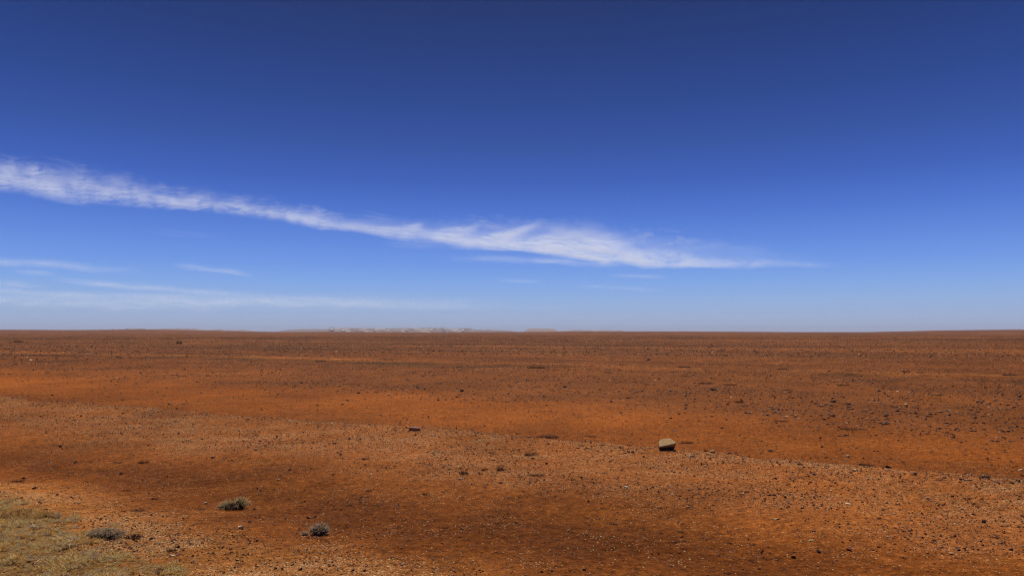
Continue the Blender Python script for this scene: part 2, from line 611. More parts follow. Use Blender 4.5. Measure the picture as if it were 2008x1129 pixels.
def build_gibber():
    xs, ys, ss = [], [], []
    # close stony ground behind the sand
    x, y = wedge_points(270000, 9, 75, -R(39), R(39), power=.5)
    s, gravel, drain, shoulder, sand, stony = zones(x, y)
    patch = sstep(-.7, .7, fbm(x / 2.8, y / 2.8, 301, 4))
    keep = (RNG.random(len(x)) < (stony * (.22 + .78 * patch) + .10 * sand * (s > .3)))
    x, y = x[keep], y[keep]
    sc = .025 * np.exp(RNG.normal(size=len(x)) * .55)
    sc = np.clip(sc, .010, .085)
    xs.append(x); ys.append(y); ss.append(sc)
    # the open plain
    x, y = wedge_points(120000, 50, 360, -R(39), R(39), power=.6)
    keep = RNG.random(len(x)) < (.55 + .45 * sstep(-.6, .6, fbm(x / 14, y / 14, 311, 4)))
    x, y = x[keep], y[keep]
    sc = np.clip(.100 * np.exp(RNG.normal(size=len(x)) * .42), .04, .21)
    xs.append(x); ys.append(y); ss.append(sc)
    x = np.concatenate(xs); y = np.concatenate(ys); sc = np.concatenate(ss)
    n = len(x)
    q = RNG.random(n)
    m = np.where(q < .42, 0, np.where(q < .88, 1, 2))
    idx = m * NV + RNG.integers(0, NV, n)
    z = height(x, y) + sc * .10
    scatter('gibber_stones', 'countless small brown gibber stones covering the far plain', 'stones', coll_gib, x, y, z, sc, idx, rand_rot(n, .16))
    print('gibber', n)


build_gibber()

# --------------------------------------------------------------- single stones
STONE_MESHES = {}
for kind, mt in (('dark', M_DARK), ('black', M_BLACK), ('pale', M_PALE), ('cream', M_CREAM), ('red', M_MID), ('slab', M_REDSLAB)):
    STONE_MESHES[kind] = []
    for q in range(6):
        fl = .42 if kind == 'slab' else (.42, .30, .55, .36, .48, .26)[q]
        STONE_MESHES[kind].append(bm_mesh(worn_stone(500 + q * 7 + len(kind), npts=15, flat=fl, elong=1.3, angular=.35), 'stone_mesh', mt))
_stone_n = [0]


def put_stone(px, py, w, kind, label, group, shape=None, dz=0.0, rz=None, name='stone'):
    """px, py: where it touches the ground in the photo; w: width there"""
    x, y, z = ground_at(px, py)
    dist = math.hypot(x, y)
    size = w / F * math.hypot(dist, EYE) / 1.2
    k = _stone_n[0] if shape is None else shape
    me = STONE_MESHES[kind][k % 6]
    o = bpy.data.objects.new(name, me)
    COL.objects.link(o)
    rs = random.Random(int(px * 31 + py))
    o.location = (x, y, z + size * .08 + dz)
    o.scale = (size, size * rs.uniform(.75, 1.0), size * rs.uniform(.95, 1.4))
    o.rotation_euler = (rs.uniform(-.15, .15), rs.uniform(-.2, .2), rs.uniform(-.4, .4) + rs.choice((0, math.pi)) if rz is None else rz)
    tag(o, label, 'stone', group)
    _stone_n[0] += 1
    return o


G_EDGE = 'stones along the gravel edge'
G_NEAR = 'stones on the near gravel'
G_SAND = 'stones scattered over the sand'
G_PLAIN = 'dark stones on the stony plain'
# px, py, width, material, label, group, short landmark name
MARKED = [
    (813, 843, 30, 'slab', 'flat red slab with a jagged dark underside on the gravel edge', G_EDGE, 'flat red slab'),
    (637, 849, 9, 'cream', 'pale yellow stone just below the gravel edge, left of the red slab', G_EDGE, 'pale yellow stone'),
    (569, 826, 11, 'pale', 'rounded tan stone on the gravel edge, third of the way from the left', G_EDGE, 'rounded tan stone'),
    (402, 808, 8, 'cream', 'tiny pale stone lying on the left stretch of the gravel edge', G_EDGE, None),
    (36, 779, 7, 'cream', 'pale stone on the gravel edge at the far left border', G_EDGE, None),
    (1349, 994, 13, 'cream', 'bright cream stone, whitest of all, below the boulder', G_NEAR, 'bright cream stone'),
    (1523, 1018, 15, 'pale', 'wedge-shaped tan stone on the near gravel, right of the bright cream stone', G_NEAR, 'wedge-shaped tan stone'),
    (1663, 988, 14, 'cream', 'flat yellowish stone on the right gravel strip', G_NEAR, 'flat yellowish stone'),
    (1602, 995, 9, 'pale', 'small tan stone just left of the flat yellowish stone', G_NEAR, None),
    (1793, 1013, 10, 'pale', 'small pointed tan stone halfway between yellowish stone and round dark stone', G_NEAR, None),
    (1927, 1024, 14, 'dark', 'round dark stone with a tan rim near the right border', G_NEAR, 'round dark stone'),
    (1908, 1022, 8, 'pale', 'pale pebble touching the left side of the round dark stone', G_NEAR, None),
    (1792, 930, 14, 'dark', 'dark block with a pale top on the gravel edge at right', G_EDGE, 'dark edge block'),
    (1677, 922, 14, 'cream', 'thin white flake of stone on the gravel edge', G_EDGE, 'thin white flake'),
    (1569, 911, 15, 'black', 'broken black stone on the gravel edge right of the boulder', G_EDGE, 'broken black stone'),
    (1510, 884, 13, 'black', 'flat black stone on smooth sand right of the boulder', G_SAND, 'flat black stone'),
    (1431, 889, 11, 'black', 'left one of two black stones beside each other right of the boulder', G_EDGE, 'twin black stones'),
    (1443, 889, 8, 'black', 'smaller right one of two black stones beside each other', G_EDGE, None),
    (1153, 879, 9, 'black', 'small pointed black stone on the gravel edge left of the boulder', G_EDGE, 'pointed black stone'),
    (1216, 883, 6, 'black', 'tiny black stone between the pointed black stone and the boulder', G_EDGE, None),
    (1134, 878, 9, 'cream', 'cream stone just left of the pointed black stone', G_EDGE, None),
    (1172, 883, 9, 'pale', 'tan stone just right of the pointed black stone', G_EDGE, None),
    (1227, 955, 12, 'cream', 'oval cream stone on the gravel between two dry tufts and the boulder', G_NEAR, 'oval cream stone'),
    (1318, 969, 9, 'cream', 'small cream stone above the bright cream stone', G_NEAR, None),
    (1206, 938, 8, 'pale', 'small tan stone above and left of the oval cream stone', G_NEAR, None),
    (1350, 960, 13, 'pale', 'long pinkish flat stone below the boulder', G_NEAR, 'long pinkish stone'),
    (1144, 952, 9, 'black', 'black pebble in the gravel left of the oval cream stone', G_NEAR, None),
    (981, 947, 12, 'dark', 'dark half-buried stone with a pale rim in the middle foreground', G_NEAR, 'half-buried rimmed stone'),
    (903, 938, 8, 'cream', 'cream pebble at the foot of the thin dark tuft', G_NEAR, None),
    (902, 940, 12, 'red', 'pinkish-red flat stone under the thin dark tuft', G_NEAR, None),
    (1355, 895, 16, 'cream', 'broad cream stone flush with the ground right below the boulder', G_EDGE, 'broad cream stone'),
    (1390, 892, 8, 'pale', 'small tan stone on the edge, right of the broad cream stone', G_EDGE, None),
    (1458, 903, 9, 'pale', 'tan stone on the edge between the twin black stones and broken black stone', G_EDGE, None),
    (1456, 968, 9, 'cream', 'yellow stone on the gravel right of the long pinkish stone', G_NEAR, 'yellow stone'),
    (1412, 966, 8, 'pale', 'small pink stone just left of the yellow stone', G_NEAR, None),
    (1900, 941, 13, 'pale', 'tan stone with a dark left neighbour on the gravel edge at right', G_EDGE, None),
    (1888, 941, 12, 'dark', 'dark stone in the pile on the gravel edge at right', G_EDGE, None),
    (1984, 947, 12, 'black', 'black stone on the gravel edge at the right border', G_EDGE, 'border black stone'),
    (1996, 942, 11, 'dark', 'brown stone beyond the black stone at the right border', G_EDGE, None),
    (1851, 937, 10, 'dark', 'low dark stone on the gravel edge between the dark block and the pile', G_EDGE, None),
    (1663, 894, 9, 'cream', 'small white stone on smooth sand above the thin white flake', G_SAND, 'small white sand stone'),
    (1652, 889, 9, 'black', 'black stone just left of the small white stone on the sand', G_SAND, None),
    (1771, 907, 7, 'black', 'black stone alone on the smooth sand above the dark block', G_SAND, None),
    (1574, 897, 7, 'black', 'small black stone on the sand above the broken black stone', G_SAND, None),
    (1608, 859, 9, 'dark', 'brown stone alone on the smooth sand right of centre', G_SAND, None),
    (1316, 1109, 14, 'pale', 'pinkish grey stone near the bottom border', G_NEAR, 'pinkish grey stone'),
    (1261, 1112, 6, 'cream', 'tiny cream pebble left of the pinkish grey stone', G_NEAR, None),
    (1178, 1052, 6, 'cream', 'tiny cream pebble left of the black twigs', G_NEAR, None),
    (1445, 1036, 7, 'pale', 'small pink pebble above the star-shaped dead twig', G_NEAR, None),
    (1866, 1085, 13, 'pale', 'slender tan stone low on the right', G_NEAR, 'slender tan stone'),
    (1875, 1093, 8, 'pale', 'small tan stone just below the slender tan stone', G_NEAR, None),
    (1590, 1060, 12, 'pale', 'tan sliver of stone below the wedge-shaped tan stone', G_NEAR, None),
    (1680, 1065, 8, 'pale', 'small tan stone right of the tan sliver', G_NEAR, None),
    (1596, 1041, 10, 'red', 'reddish stone between the wedge-shaped stone and the tan sliver', G_NEAR, None),
    (1578, 1021, 6, 'dark', 'brown pebble right of the wedge-shaped tan stone', G_NEAR, None),
    (1754, 1008, 9, 'pale', 'flat tan stone above and left of the small pointed tan stone', G_NEAR, None),
    (1552, 969, 10, 'cream', 'yellowish pebble on the gravel below the broken black stone', G_NEAR, None),
    (395, 999, 10, 'black', 'black lump just left of the pale-topped shrub', G_NEAR, None),
    (498, 998, 8, 'dark', 'dark pebble just right of the pale-topped shrub', G_NEAR, None),
    (545, 940, 9, 'cream', 'cream pebble with a dark foot, centre left foreground', G_NEAR, None),
    (247, 1020, 10, 'cream', 'cream stone above the grey tuft at lower left', G_NEAR, None),
    (348, 1029, 9, 'cream', 'cream pebble right of the grey tuft at lower left', G_NEAR, None),
    (155, 987, 9, 'cream', 'cream flake above the ground cover at lower left', G_NEAR, None),
    (337, 1090, 14, 'cream', 'cream slab on pale gravel near the bottom left', G_NEAR, None),
    (376, 1067, 12, 'black', 'black clod on pale gravel between the two small shrubs', G_NEAR, None),
    (368, 863, 10, 'cream', 'pale sliver on the gravel, left third of the picture', G_NEAR, None),
    (240, 850, 8, 'dark', 'dark pebble in the gravel below the edge at left', G_NEAR, None),
    (691, 805, 8, 'red', 'reddish brown stone alone on the smooth sand left of centre', G_SAND, 'lone reddish stone'),
    (514, 804, 6, 'dark', 'small brown stone on smooth sand at left', G_SAND, None),
    (785, 830, 7, 'dark', 'small brown stone just beyond the flat red slab', G_SAND, None),
    (914, 833, 5, 'black', 'black pebble on sand right of the flat red slab', G_SAND, None),
    (924, 838, 7, 'pale', 'tan-topped pebble on sand right of the flat red slab', G_SAND, None),
    (333, 793, 11, 'dark', 'thin dark flake on the smooth sand at left', G_SAND, None),
    (145, 780, 6, 'dark', 'small brown stone on smooth sand near the left border', G_SAND, None),
    (703, 771, 9, 'black', 'black stone where sand meets the stony plain, left of centre', G_PLAIN, None),
    (555, 766, 8, 'black', 'black stone on the stony plain, quarter way from the left', G_PLAIN, None),
    (820, 761, 9, 'black', 'black stone in a small cluster on the plain, centre left', G_PLAIN, 'small centre-left cluster'),
    (810, 764, 8, 'dark', 'dark stone at the left end of the small centre-left cluster', G_PLAIN, None),
    (832, 763, 8, 'dark', 'dark stone at the right end of the small centre-left cluster', G_PLAIN, None),
    (843, 785, 7, 'black', 'left of two black stones where the plain meets sand near centre', G_PLAIN, None),
    (859, 785, 8, 'black', 'right of two black stones where the plain meets sand near centre', G_PLAIN, None),
    (844, 777, 10, 'dark', 'long dark stone above the two black stones near centre', G_PLAIN, None),
    (905, 767, 14, 'dark', 'long flat grey-brown stone on the plain near centre', G_PLAIN, None),
    (974, 787, 7, 'black', 'black stone on the plain just left of centre', G_PLAIN, None),
    (1069, 777, 11, 'black', 'pointed black stone on the plain right of centre', G_PLAIN, 'pointed centre stone'),
    (1086, 748, 7, 'black', 'black stone beyond the pointed black stone right of centre', G_PLAIN, None),
    (1108, 759, 9, 'red', 'reddish stone on the plain right of centre', G_PLAIN, None),
    (1127, 770, 7, 'black', 'black stone below the reddish stone on the plain', G_PLAIN, None),
    (1198, 788, 11, 'dark', 'dark slanted stone on the plain, between centre and boulder', G_PLAIN, 'slanted dark stone'),
    (1218, 809, 8, 'black', 'black stone on sand above and left of the boulder', G_SAND, None),
    (1137, 790, 6, 'cream', 'tiny pale stone left of the slanted dark stone', G_PLAIN, None),
    (1060, 805, 7, 'black', 'black pebble on sand below the pointed black stone right of centre', G_SAND, None),
    (1272, 706, 11, 'dark', 'dark stone far out on the plain above the boulder', G_PLAIN, None),
    (1310, 773, 10, 'black', 'flat black stone on the plain above the boulder', G_PLAIN, None),
    (1400, 765, 16, 'black', 'long black slab on the plain above and right of the boulder', G_PLAIN, 'long black slab'),
    (1345, 777, 10, 'red', 'pinkish stone left of and below the long black slab', G_PLAIN, 'pinkish plain stone'),
    (1344, 794, 10, 'black', 'blocky black stone straight above the boulder', G_PLAIN, 'blocky black stone'),
    (1457, 797, 10, 'black', 'black stone below the low tuft right of the boulder column', G_PLAIN, None),
    (1344, 802, 9, 'dark', 'dark stone just below the blocky black stone', G_PLAIN, None),
    (1383, 802, 8, 'black', 'black stone right of the blocky black stone', G_PLAIN, None),
    (1315, 820, 8, 'black', 'black stone on sand above and close to the boulder', G_SAND, None),
    (1299, 815, 6, 'cream', 'pale pebble left of the black stone above the boulder', G_SAND, None),
    (1383, 828, 6, 'dark', 'brown pebble on sand above and right of the boulder', G_SAND, None),
    (1733, 758, 10, 'black', 'flat black stone far right on the plain', G_PLAIN, None),
    (1724, 767, 9, 'black', 'black lump left of the tan stone far right', G_PLAIN, None),
    (1760, 768, 7, 'cream', 'small tan stone among dark ones far right', G_PLAIN, 'small tan plain stone'),
    (1664, 793, 12, 'black', 'topmost of three black slabs lying close together', G_PLAIN, 'three black slabs'),
    (1664, 798, 11, 'black', 'middle one of three black slabs lying close together', G_PLAIN, None),
    (1671, 802, 10, 'black', 'lowest of three black slabs lying close together', G_PLAIN, None),
    (1634, 788, 16, 'dark', 'long dark stone left of the three black slabs', G_PLAIN, None),
    (1650, 801, 8, 'dark', 'dark stone just left of the lowest of three black slabs', G_PLAIN, None),
    (1697, 806, 13, 'dark', 'dark stone with a pinkish top right of the three black slabs', G_PLAIN, 'pink-topped stone'),
    (1760, 806, 12, 'black', 'black stone well right of the three black slabs', G_PLAIN, None),
    (1611, 815, 12, 'black', 'black stone below and left of the three black slabs', G_PLAIN, None),
    (1632, 816, 15, 'dark', 'grey-brown slab right beside the black stone below three black slabs', G_PLAIN, None),
    (1588, 836, 8, 'black', 'round black stone on sand below the stony plain at right', G_SAND, None),
    (1548, 835, 8, 'dark', 'brown stone left of the round black stone on sand', G_SAND, None),
    (1737, 831, 18, 'dark', 'largest grey-brown slab on the sand at right', G_SAND, 'large grey-brown slab'),
    (1731, 833, 9, 'black', 'black stone touching the large grey-brown slab', G_SAND, None),
    (1823, 835, 8, 'black', 'upper black stone of a loose group right of the large slab', G_SAND, None),
    (1841, 841, 12, 'black', 'widest black stone of a loose group right of the large slab', G_SAND, 'wide black stone'),
    (1825, 843, 6, 'black', 'smallest black stone of the loose group right of the large slab', G_SAND, None),
    (1872, 843, 8, 'dark', 'brown stone just right of the widest black stone', G_SAND, None),
    (1843, 808, 15, 'pale', 'long pink-tan slab on the plain at far right', G_PLAIN, 'pink-tan slab'),
    (1860, 806, 10, 'cream', 'crooked white stone at the right end of the pink-tan slab', G_PLAIN, None),
    (1908, 813, 11, 'black', 'flat black stone right of the crooked white stone', G_PLAIN, None),
    (1916, 808, 10, 'black', 'black stone beyond the flat black stone at far right', G_PLAIN, None),
    (1921, 789, 15, 'dark', 'broad dark stone at far right of the plain', G_PLAIN, 'broad dark stone'),
    (1965, 774, 9, 'black', 'pointed black stone near the right border', G_PLAIN, None),
    (1982, 837, 8, 'black', 'left of two black stones near the right border on sand', G_SAND, None),
    (1995, 836, 7, 'black', 'right of two black stones near the right border on sand', G_SAND, None),
    (2004, 820, 9, 'black', 'black stone cut by the right border', G_SAND, None),
    (1998, 778, 14, 'dark', 'long flat dark stone cut by the right border', G_PLAIN, None),
    (1777, 819, 9, 'black', 'small black stone between the three black slabs and the large slab', G_PLAIN, None),
    (1798, 817, 10, 'dark', 'dark stone below the pink-tan slab at left', G_PLAIN, None),
    (1515, 802, 12, 'black', 'dark stone at the left of the right-hand stone field', G_PLAIN, None),
    (1526, 804, 12, 'dark', 'long brown stone in the left of the right-hand stone field', G_PLAIN, None),
    (1558, 804, 9, 'black', 'black stone left of the grey-brown slab in the right field', G_PLAIN, None),
    (30, 714, 9, 'black', 'left of two black stones far out near the left border', G_PLAIN, None),
    (48, 713, 8, 'black', 'right of two black stones far out near the left border', G_PLAIN, None),
    (93, 731, 8, 'black', 'black stone on the plain below the two far left ones', G_PLAIN, None),
    (276, 731, 9, 'black', 'black stone on the plain at left, level with the sand top', G_PLAIN, None),
    (302, 729, 6, 'black', 'small black stone right of its bigger neighbour on the left plain', G_PLAIN, None),
]
LAND = []
for (px, py, w, kind, label, grp, short) in MARKED:
    o = put_stone(px, py, w, kind, label, grp)
    if short:
        LAND.append((px, py, short))
LAND += [(1308, 880, 'pale-topped boulder'), (450, 1002, 'pale-topped shrub'), (625, 1048, 'round grey shrub'), (1042, 892, 'dark spiky tuft')]

# the remaining larger stones of the plain, up to about three hundred in all
rs = random.Random(23)
used = [(m[0], m[1]) for m in MARKED]
count = {}
n_auto = 0
tries = 0
while n_auto < 150 and tries < 20000:
    tries += 1
    px = rs.uniform(4, 2004); py = rs.uniform(722, 860)
    edge = np.interp(px, [0, 1000, 2008], [778, 853, 945])
    sandtop = np.interp(px, [0, 500, 1000, 1500, 2008], [735, 765, 800, 825, 850])
    if py > sandtop + 12 or py > edge - 6: continue
    pr = (.12 + .88 * (px / 2008) ** 1.3) * (1 if py > sandtop - 60 else .35)
    if rs.random() > pr: continue
    if min((px - a) ** 2 / 2.0 + ((py - b) * 2.0) ** 2 for a, b in used) < 90: continue
    used.append((px, py))
    w = rs.uniform(4.6, 8.6) * (1.15 if px > 1200 else .9)
    kind = rs.choices(['dark', 'black', 'red', 'pale'], [6, 4, 2, .7])[0]
    lx, ly, nm = min(LAND, key=lambda l: (l[0] - px) ** 2 + 4 * (l[1] - py) ** 2)
    dx, dy = px - lx, py - ly
    hor = 'left of' if dx < -12 else ('right of' if dx > 12 else '')
    ver = 'beyond' if dy < -4 else ('in front of' if dy > 4 else '')
    far_ = math.hypot(dx, 2 * dy)
    pre = 'just ' if far_ < 45 else ('' if far_ < 130 else 'well ')
    rel = ' and '.join([q for q in (ver, hor) if q]) or 'beside'
    size = 'small' if w < 7 else 'larger'
    colr = {'dark': 'dark brown', 'black': 'black', 'red': 'red-brown', 'pale': 'tan'}[kind]
    if len(f'{size} {colr} stone {pre}{rel} the {nm}'.split()) > 16: continue
    label = f'{size} {colr} stone {pre}{rel} the {nm}'
    put_stone(px, py, w, kind, label, G_PLAIN)
    n_auto += 1
n_gr = 0
while n_gr < 70:
    px = rs.uniform(6, 2000); edge = np.interp(px, [0, 400, 1000, 1400, 2008], [778, 810, 853, 892, 945])
    py = edge + rs.uniform(-1, 95) ** 1.0 if rs.random() < .6 else edge + rs.uniform(-1, 12)
    if min((px - a) ** 2 / 2.0 + ((py - b) * 2.0) ** 2 for a, b in used) < 120: continue
    used.append((px, py))
    w = rs.uniform(4.5, 8.0)
    kind = rs.choices(['pale', 'cream', 'dark', 'black'], [7, 4, 1, .4])[0]
    lx, ly, nm = min(LAND, key=lambda l: (l[0] - px) ** 2 + 4 * (l[1] - py) ** 2)
    dx, dy = px - lx, py - ly
    hor = 'left of' if dx < -12 else ('right of' if dx > 12 else '')
    ver = 'beyond' if dy < -4 else ('in front of' if dy > 4 else '')
    far_ = math.hypot(dx, 2 * dy)
    pre = 'just ' if far_ < 45 else ('' if far_ < 130 else 'well ')
    rel = ' and '.join([q for q in (ver, hor) if q]) or 'beside'
    colr = {'dark': 'dark brown', 'black': 'black', 'cream': 'cream', 'pale': 'tan'}[kind]
    put_stone(px, py, w, kind, f'{colr} pebble {pre}{rel} the {nm}', G_NEAR)
    n_gr += 1


# --------------------------------------------------------------- the boulder
def build_boulder():
    x0, y0, z0 = ground_at(1308, 881)
    pts_cap = [(-.112, -.072, .066), (.000, -.054, .084), (.114, -.036, .104), (.114, .020, .116), (.064, .140, .146), (-.055, .130, .130),
               (-.088, .080, .114), (-.108, -.01, .082)]
    pts_low = [(-.109, -.066, .050), (-.096, .050, -.03), (-.05, .085, -.03), (.09, .085, -.03), (.110, .05, .065), (.06, .20, -.02),
               (-.05, .19, -.02), (.058, .17, .10), (-.048, .165, .085), (.09, .12, .05), (-.088, .12, .04)]
    bm = bmesh.new()
    for p in pts_cap + pts_low:
        bm.verts.new(p)
    bmesh.ops.convex_hull(bm, input=bm.verts[:])
    bmesh.ops.delete(bm, geom=[v for v in bm.verts if not v.link_faces], context='VERTS')
    bmesh.ops.dissolve_limit(bm, angle_limit=R(9), verts=bm.verts[:], edges=bm.edges[:])
    bmesh.ops.bevel(bm, geom=bm.edges[:], offset=.0045, segments=2, affect='EDGES', profile=.55)
    bmesh.ops.triangulate(bm, faces=bm.faces[:])
    for _ in range(3):
        bmesh.ops.subdivide_edges(bm, edges=[e for e in bm.edges if e.calc_length() > .012], cuts=1)
        bmesh.ops.triangulate(bm, faces=bm.faces[:])
    bm.normal_update()
    co = np.array([v.co[:] for v in bm.verts])
    d = fbm(co[:, 0] * 22, co[:, 1] * 22 + co[:, 2] * 30, 77, 4)
    for v, q in zip(bm.verts, d):
        v.co += v.normal * .0022 * q
    m, t, b = new_mat('tan_rock', .9, .2)
    n = noise_node(t, 26, 6, .65)
    c = ramp_node(t, n.outputs['Fac'], [(.30, (.27, .16, .065)), (.5, (.33, .20, .075)), (.66, (.40, .265, .11))])
    n2 = noise_node(t, 8, 3, .6)
    f = ramp_node(t, n2.outputs['Fac'], [(.48, (0, 0, 0)), (.66, (.7, .7, .7))])
    cc = mixc(t, c.outputs[0], (.33, .135, .04), f.outputs[0])
    # shade of the front darkened into the colour low down, broken by noise
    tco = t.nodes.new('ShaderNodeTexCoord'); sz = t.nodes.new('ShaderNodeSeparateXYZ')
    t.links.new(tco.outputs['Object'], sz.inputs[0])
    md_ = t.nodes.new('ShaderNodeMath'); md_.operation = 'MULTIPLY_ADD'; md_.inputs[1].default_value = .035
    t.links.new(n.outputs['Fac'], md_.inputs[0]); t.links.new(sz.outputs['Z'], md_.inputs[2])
    shade_ = ramp_node(t, md_.outputs[0], [(.060, (1, 1, 1)), (.084, (0, 0, 0))])
    cc = mixc(t, cc, (.085, .032, .014), shade_.outputs[0])
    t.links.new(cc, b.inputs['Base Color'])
    bp = t.nodes.new('ShaderNodeBump'); bp.inputs['Strength'].default_value = .5; bp.inputs['Distance'].default_value = .004
    t.links.new(n.outputs['Fac'], bp.inputs['Height']); t.links.new(bp.outputs[0], b.inputs['Normal'])
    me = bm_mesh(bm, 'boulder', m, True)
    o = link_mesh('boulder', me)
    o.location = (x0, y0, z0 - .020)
    tag(o, 'tan boulder with a pale tilted top and black shaded front, largest rock', 'boulder')
    return o


build_boulder()

# --------------------------------------------------------------- plants
def plant_mat(name, cols, trans=.0):
    m, t, b = new_mat(name, .9, .1)
    n = noise_node(t, 30, 3, .6)
    k = len(cols)
    r = ramp_node(t, n.outputs['Fac'], [(.3 + .4 * i / max(1, k - 1), c) for i, c in enumerate(cols)])
    t.links.new(r.outputs[0], b.inputs['Base Color'])
    if trans > 0:
        tl = t.nodes.new('ShaderNodeBsdfTranslucent'); t.links.new(r.outputs[0], tl.inputs['Color'])
        mx = t.nodes.new('ShaderNodeMixShader'); mx.inputs[0].default_value = trans
        out = [q for q in t.nodes if q.type == 'OUTPUT_MATERIAL'][0]
        t.links.new(b.outputs[0], mx.inputs[1]); t.links.new(tl.outputs[0], mx.inputs[2])
        t.links.new(mx.outputs[0], out.inputs['Surface'])
    return m


M_STRAW = plant_mat('straw_leaf', [(.42, .31, .13), (.66, .50, .22), (.80, .63, .30)], .3)
M_GREYLEAF = plant_mat('grey_leaf', [(.30, .21, .12), (.54, .40, .24), (.74, .57, .36)], .35)
M_COVER = plant_mat('cover_leaf', [(.32, .18, .055), (.74, .46, .15), (.90, .62, .24)], .15)
M_STEM = plant_mat('dry_stem', [(.06, .045, .035), (.14, .10, .07)])
M_DARKSTEM = plant_mat('blackened_stem', [(.022, .018, .018), (.05, .038, .034)])
M_RUST = plant_mat('rusty_tuft', [(.13, .075, .035), (.22, .13, .06)])


class Blades:
    """collects thin tapering blades and stems into one mesh"""
    def __init__(self):
        self.v = []; self.f = []

    def blade(self, p, d, length, w, bend=.3, seg=3, rs=random):
        p = Vector(p); d = Vector(d).normalized()
        side = d.cross(Vector((rs.uniform(-1, 1), rs.uniform(-1, 1), .2))).normalized()
        base = len(self.v)
        drift = Vector((rs.uniform(-1, 1), rs.uniform(-1, 1), rs.uniform(-1.2, .2))) * bend
        for i in range(seg + 1):
            t = i / seg
            q = p + d * length * t + drift * length * t * t
            ww = w * (1 - t * .85) * .5
            self.v.append(tuple(q - side * ww)); self.v.append(tuple(q + side * ww))
        for i in range(seg):
            a = base + i * 2
            self.f.append((a, a + 1, a + 3, a + 2))

    def tube(self, pts, r0, r1):
        n = len(pts); base = len(self.v)
        for i, p in enumerate(pts):
            p = Vector(p)
            d = (Vector(pts[min(i + 1, n - 1)]) - Vector(pts[max(i - 1, 0)])).normalized()
            a = d.orthogonal().normalized(); b = d.cross(a)
            rr = r0 + (r1 - r0) * i / (n - 1)
            for k in range(4):
                th = k * math.pi / 2
                self.v.append(tuple(p + (a * math.cos(th) + b * math.sin(th)) * rr))
        for i in range(n - 1):
            for k in range(4):
                k2 = (k + 1) % 4
                self.f.append((base + i * 4 + k, base + i * 4 + k2, base + i * 4 + 4 + k2, base + i * 4 + 4 + k))

    def mesh(self, name, mat):
        me = np_mesh(name, np.array(self.v), np.array(self.f), False)
        me.materials.append(mat)
        return me


def shrub_meshes(seed, wx, wy, h, nstem, nleaf, leafmat, leaf_len=.018, leaf_w=.004, lean=0.0):
    """a cushion shrub: stems fan out from the crown of the root, short leaves fill the cushion"""
    rs = random.Random(seed)
    st = Blades(); lf = Blades()
    tips = []
    for i in range(nstem):
        a = rs.uniform(0, 6.283); rr = math.sqrt(rs.random())
        ex, ey = math.cos(a) * rr * wx / 2, math.sin(a) * rr * wy / 2
        top = h * math.sqrt(max(.05, 1 - rr * rr * .9)) * rs.uniform(.7, 1.05) * (1 + lean * ex / (wx / 2))
        p0 = Vector((ex * .35, ey * .35, -.01)); p3 = Vector((ex, ey, top))
        m1 = p0.lerp(p3, .4) + Vector((rs.uniform(-1, 1), rs.uniform(-1, 1), .3)) * h * .12
        m2 = p0.lerp(p3, .75) + Vector((rs.uniform(-1, 1), rs.uniform(-1, 1), .3)) * h * .10
        st.tube([p0, m1, m2, p3], .0022, .0009)
        tips += [m2, p3, m2.lerp(p3, .5), p3]
    for i in range(nleaf):
        q = Vector(rs.choice(tips)) + Vector((rs.gauss(0, 1), rs.gauss(0, 1), rs.gauss(0, .8))) * h * .13
        q.z = max(q.z, .003)
        lf.blade(q, (rs.uniform(-1, 1) + q.x * 3, rs.uniform(-1, 1) + q.y * 3, rs.uniform(.2, 1.3)), leaf_len * rs.uniform(.6, 1.4), leaf_w * rs.uniform(.6, 1.3), .3, 2, rs)
    return st, lf


def put_shrub(px, py, seed, wx, wy, h, ns, nl, leafmat, stemmat, label, group, name='dry_shrub', cat='shrub', **k):
    x, y, z = ground_at(px, py)
    root = bpy.data.objects.new(name, None); COL.objects.link(root)
    root.empty_display_size = .1
    root.location = (x, y, z)
    st, lf = shrub_meshes(seed, wx, wy, h, ns, nl, leafmat, **k)
    link_mesh('stem', st.mesh('stem', stemmat), parent=root)
    link_mesh('foliage', lf.mesh('foliage', leafmat), parent=root)
    tag(root, label, cat, group)
    return root


GS = 'low dry shrubs of the foreground'
put_shrub(458, 997, 1, .31, .20, .095, 260, 900, M_STRAW, M_DARKSTEM, 'low wide shrub with a straw-coloured top and dark base', GS, lean=.35)
put_shrub(627, 1046, 2, .165, .14, .080, 200, 620, M_GREYLEAF, M_DARKSTEM, 'small round grey shrub on bare sand, lower centre left', GS)
put_shrub(598, 1049, 12, .06, .05, .03, 30, 130, M_GREYLEAF, M_DARKSTEM, 'tiny dark sprig just left of the small round grey shrub', GS)
put_shrub(207, 1053, 3, .31, .18, .065, 280, 900, M_GREYLEAF, M_STEM, 'wide grey-brown spiky shrub beside the ground cover, lower left', GS, leaf_len=.024, leaf_w=.003)
put_shrub(262, 1056, 13, .13, .08, .03, 40, 220, M_RUST, M_DARKSTEM, 'flat brownish sprig trailing right of the wide spiky shrub', GS)
put_shrub(38, 1012, 4, .36, .26, .055, 120, 1500, M_COVER, M_STEM, 'olive shrub at the upper edge of the ground cover, left border', GS)
put_shrub(85, 1016, 5, .22, .16, .05, 90, 900, M_COVER, M_DARKSTEM, 'grey shrub with a dark foot right of the olive shrub', GS)
put_shrub(108, 1015, 15, .12, .09, .035, 60, 300, M_GREYLEAF, M_STEM, 'greyish sprig at the right end of the grey shrub', GS)


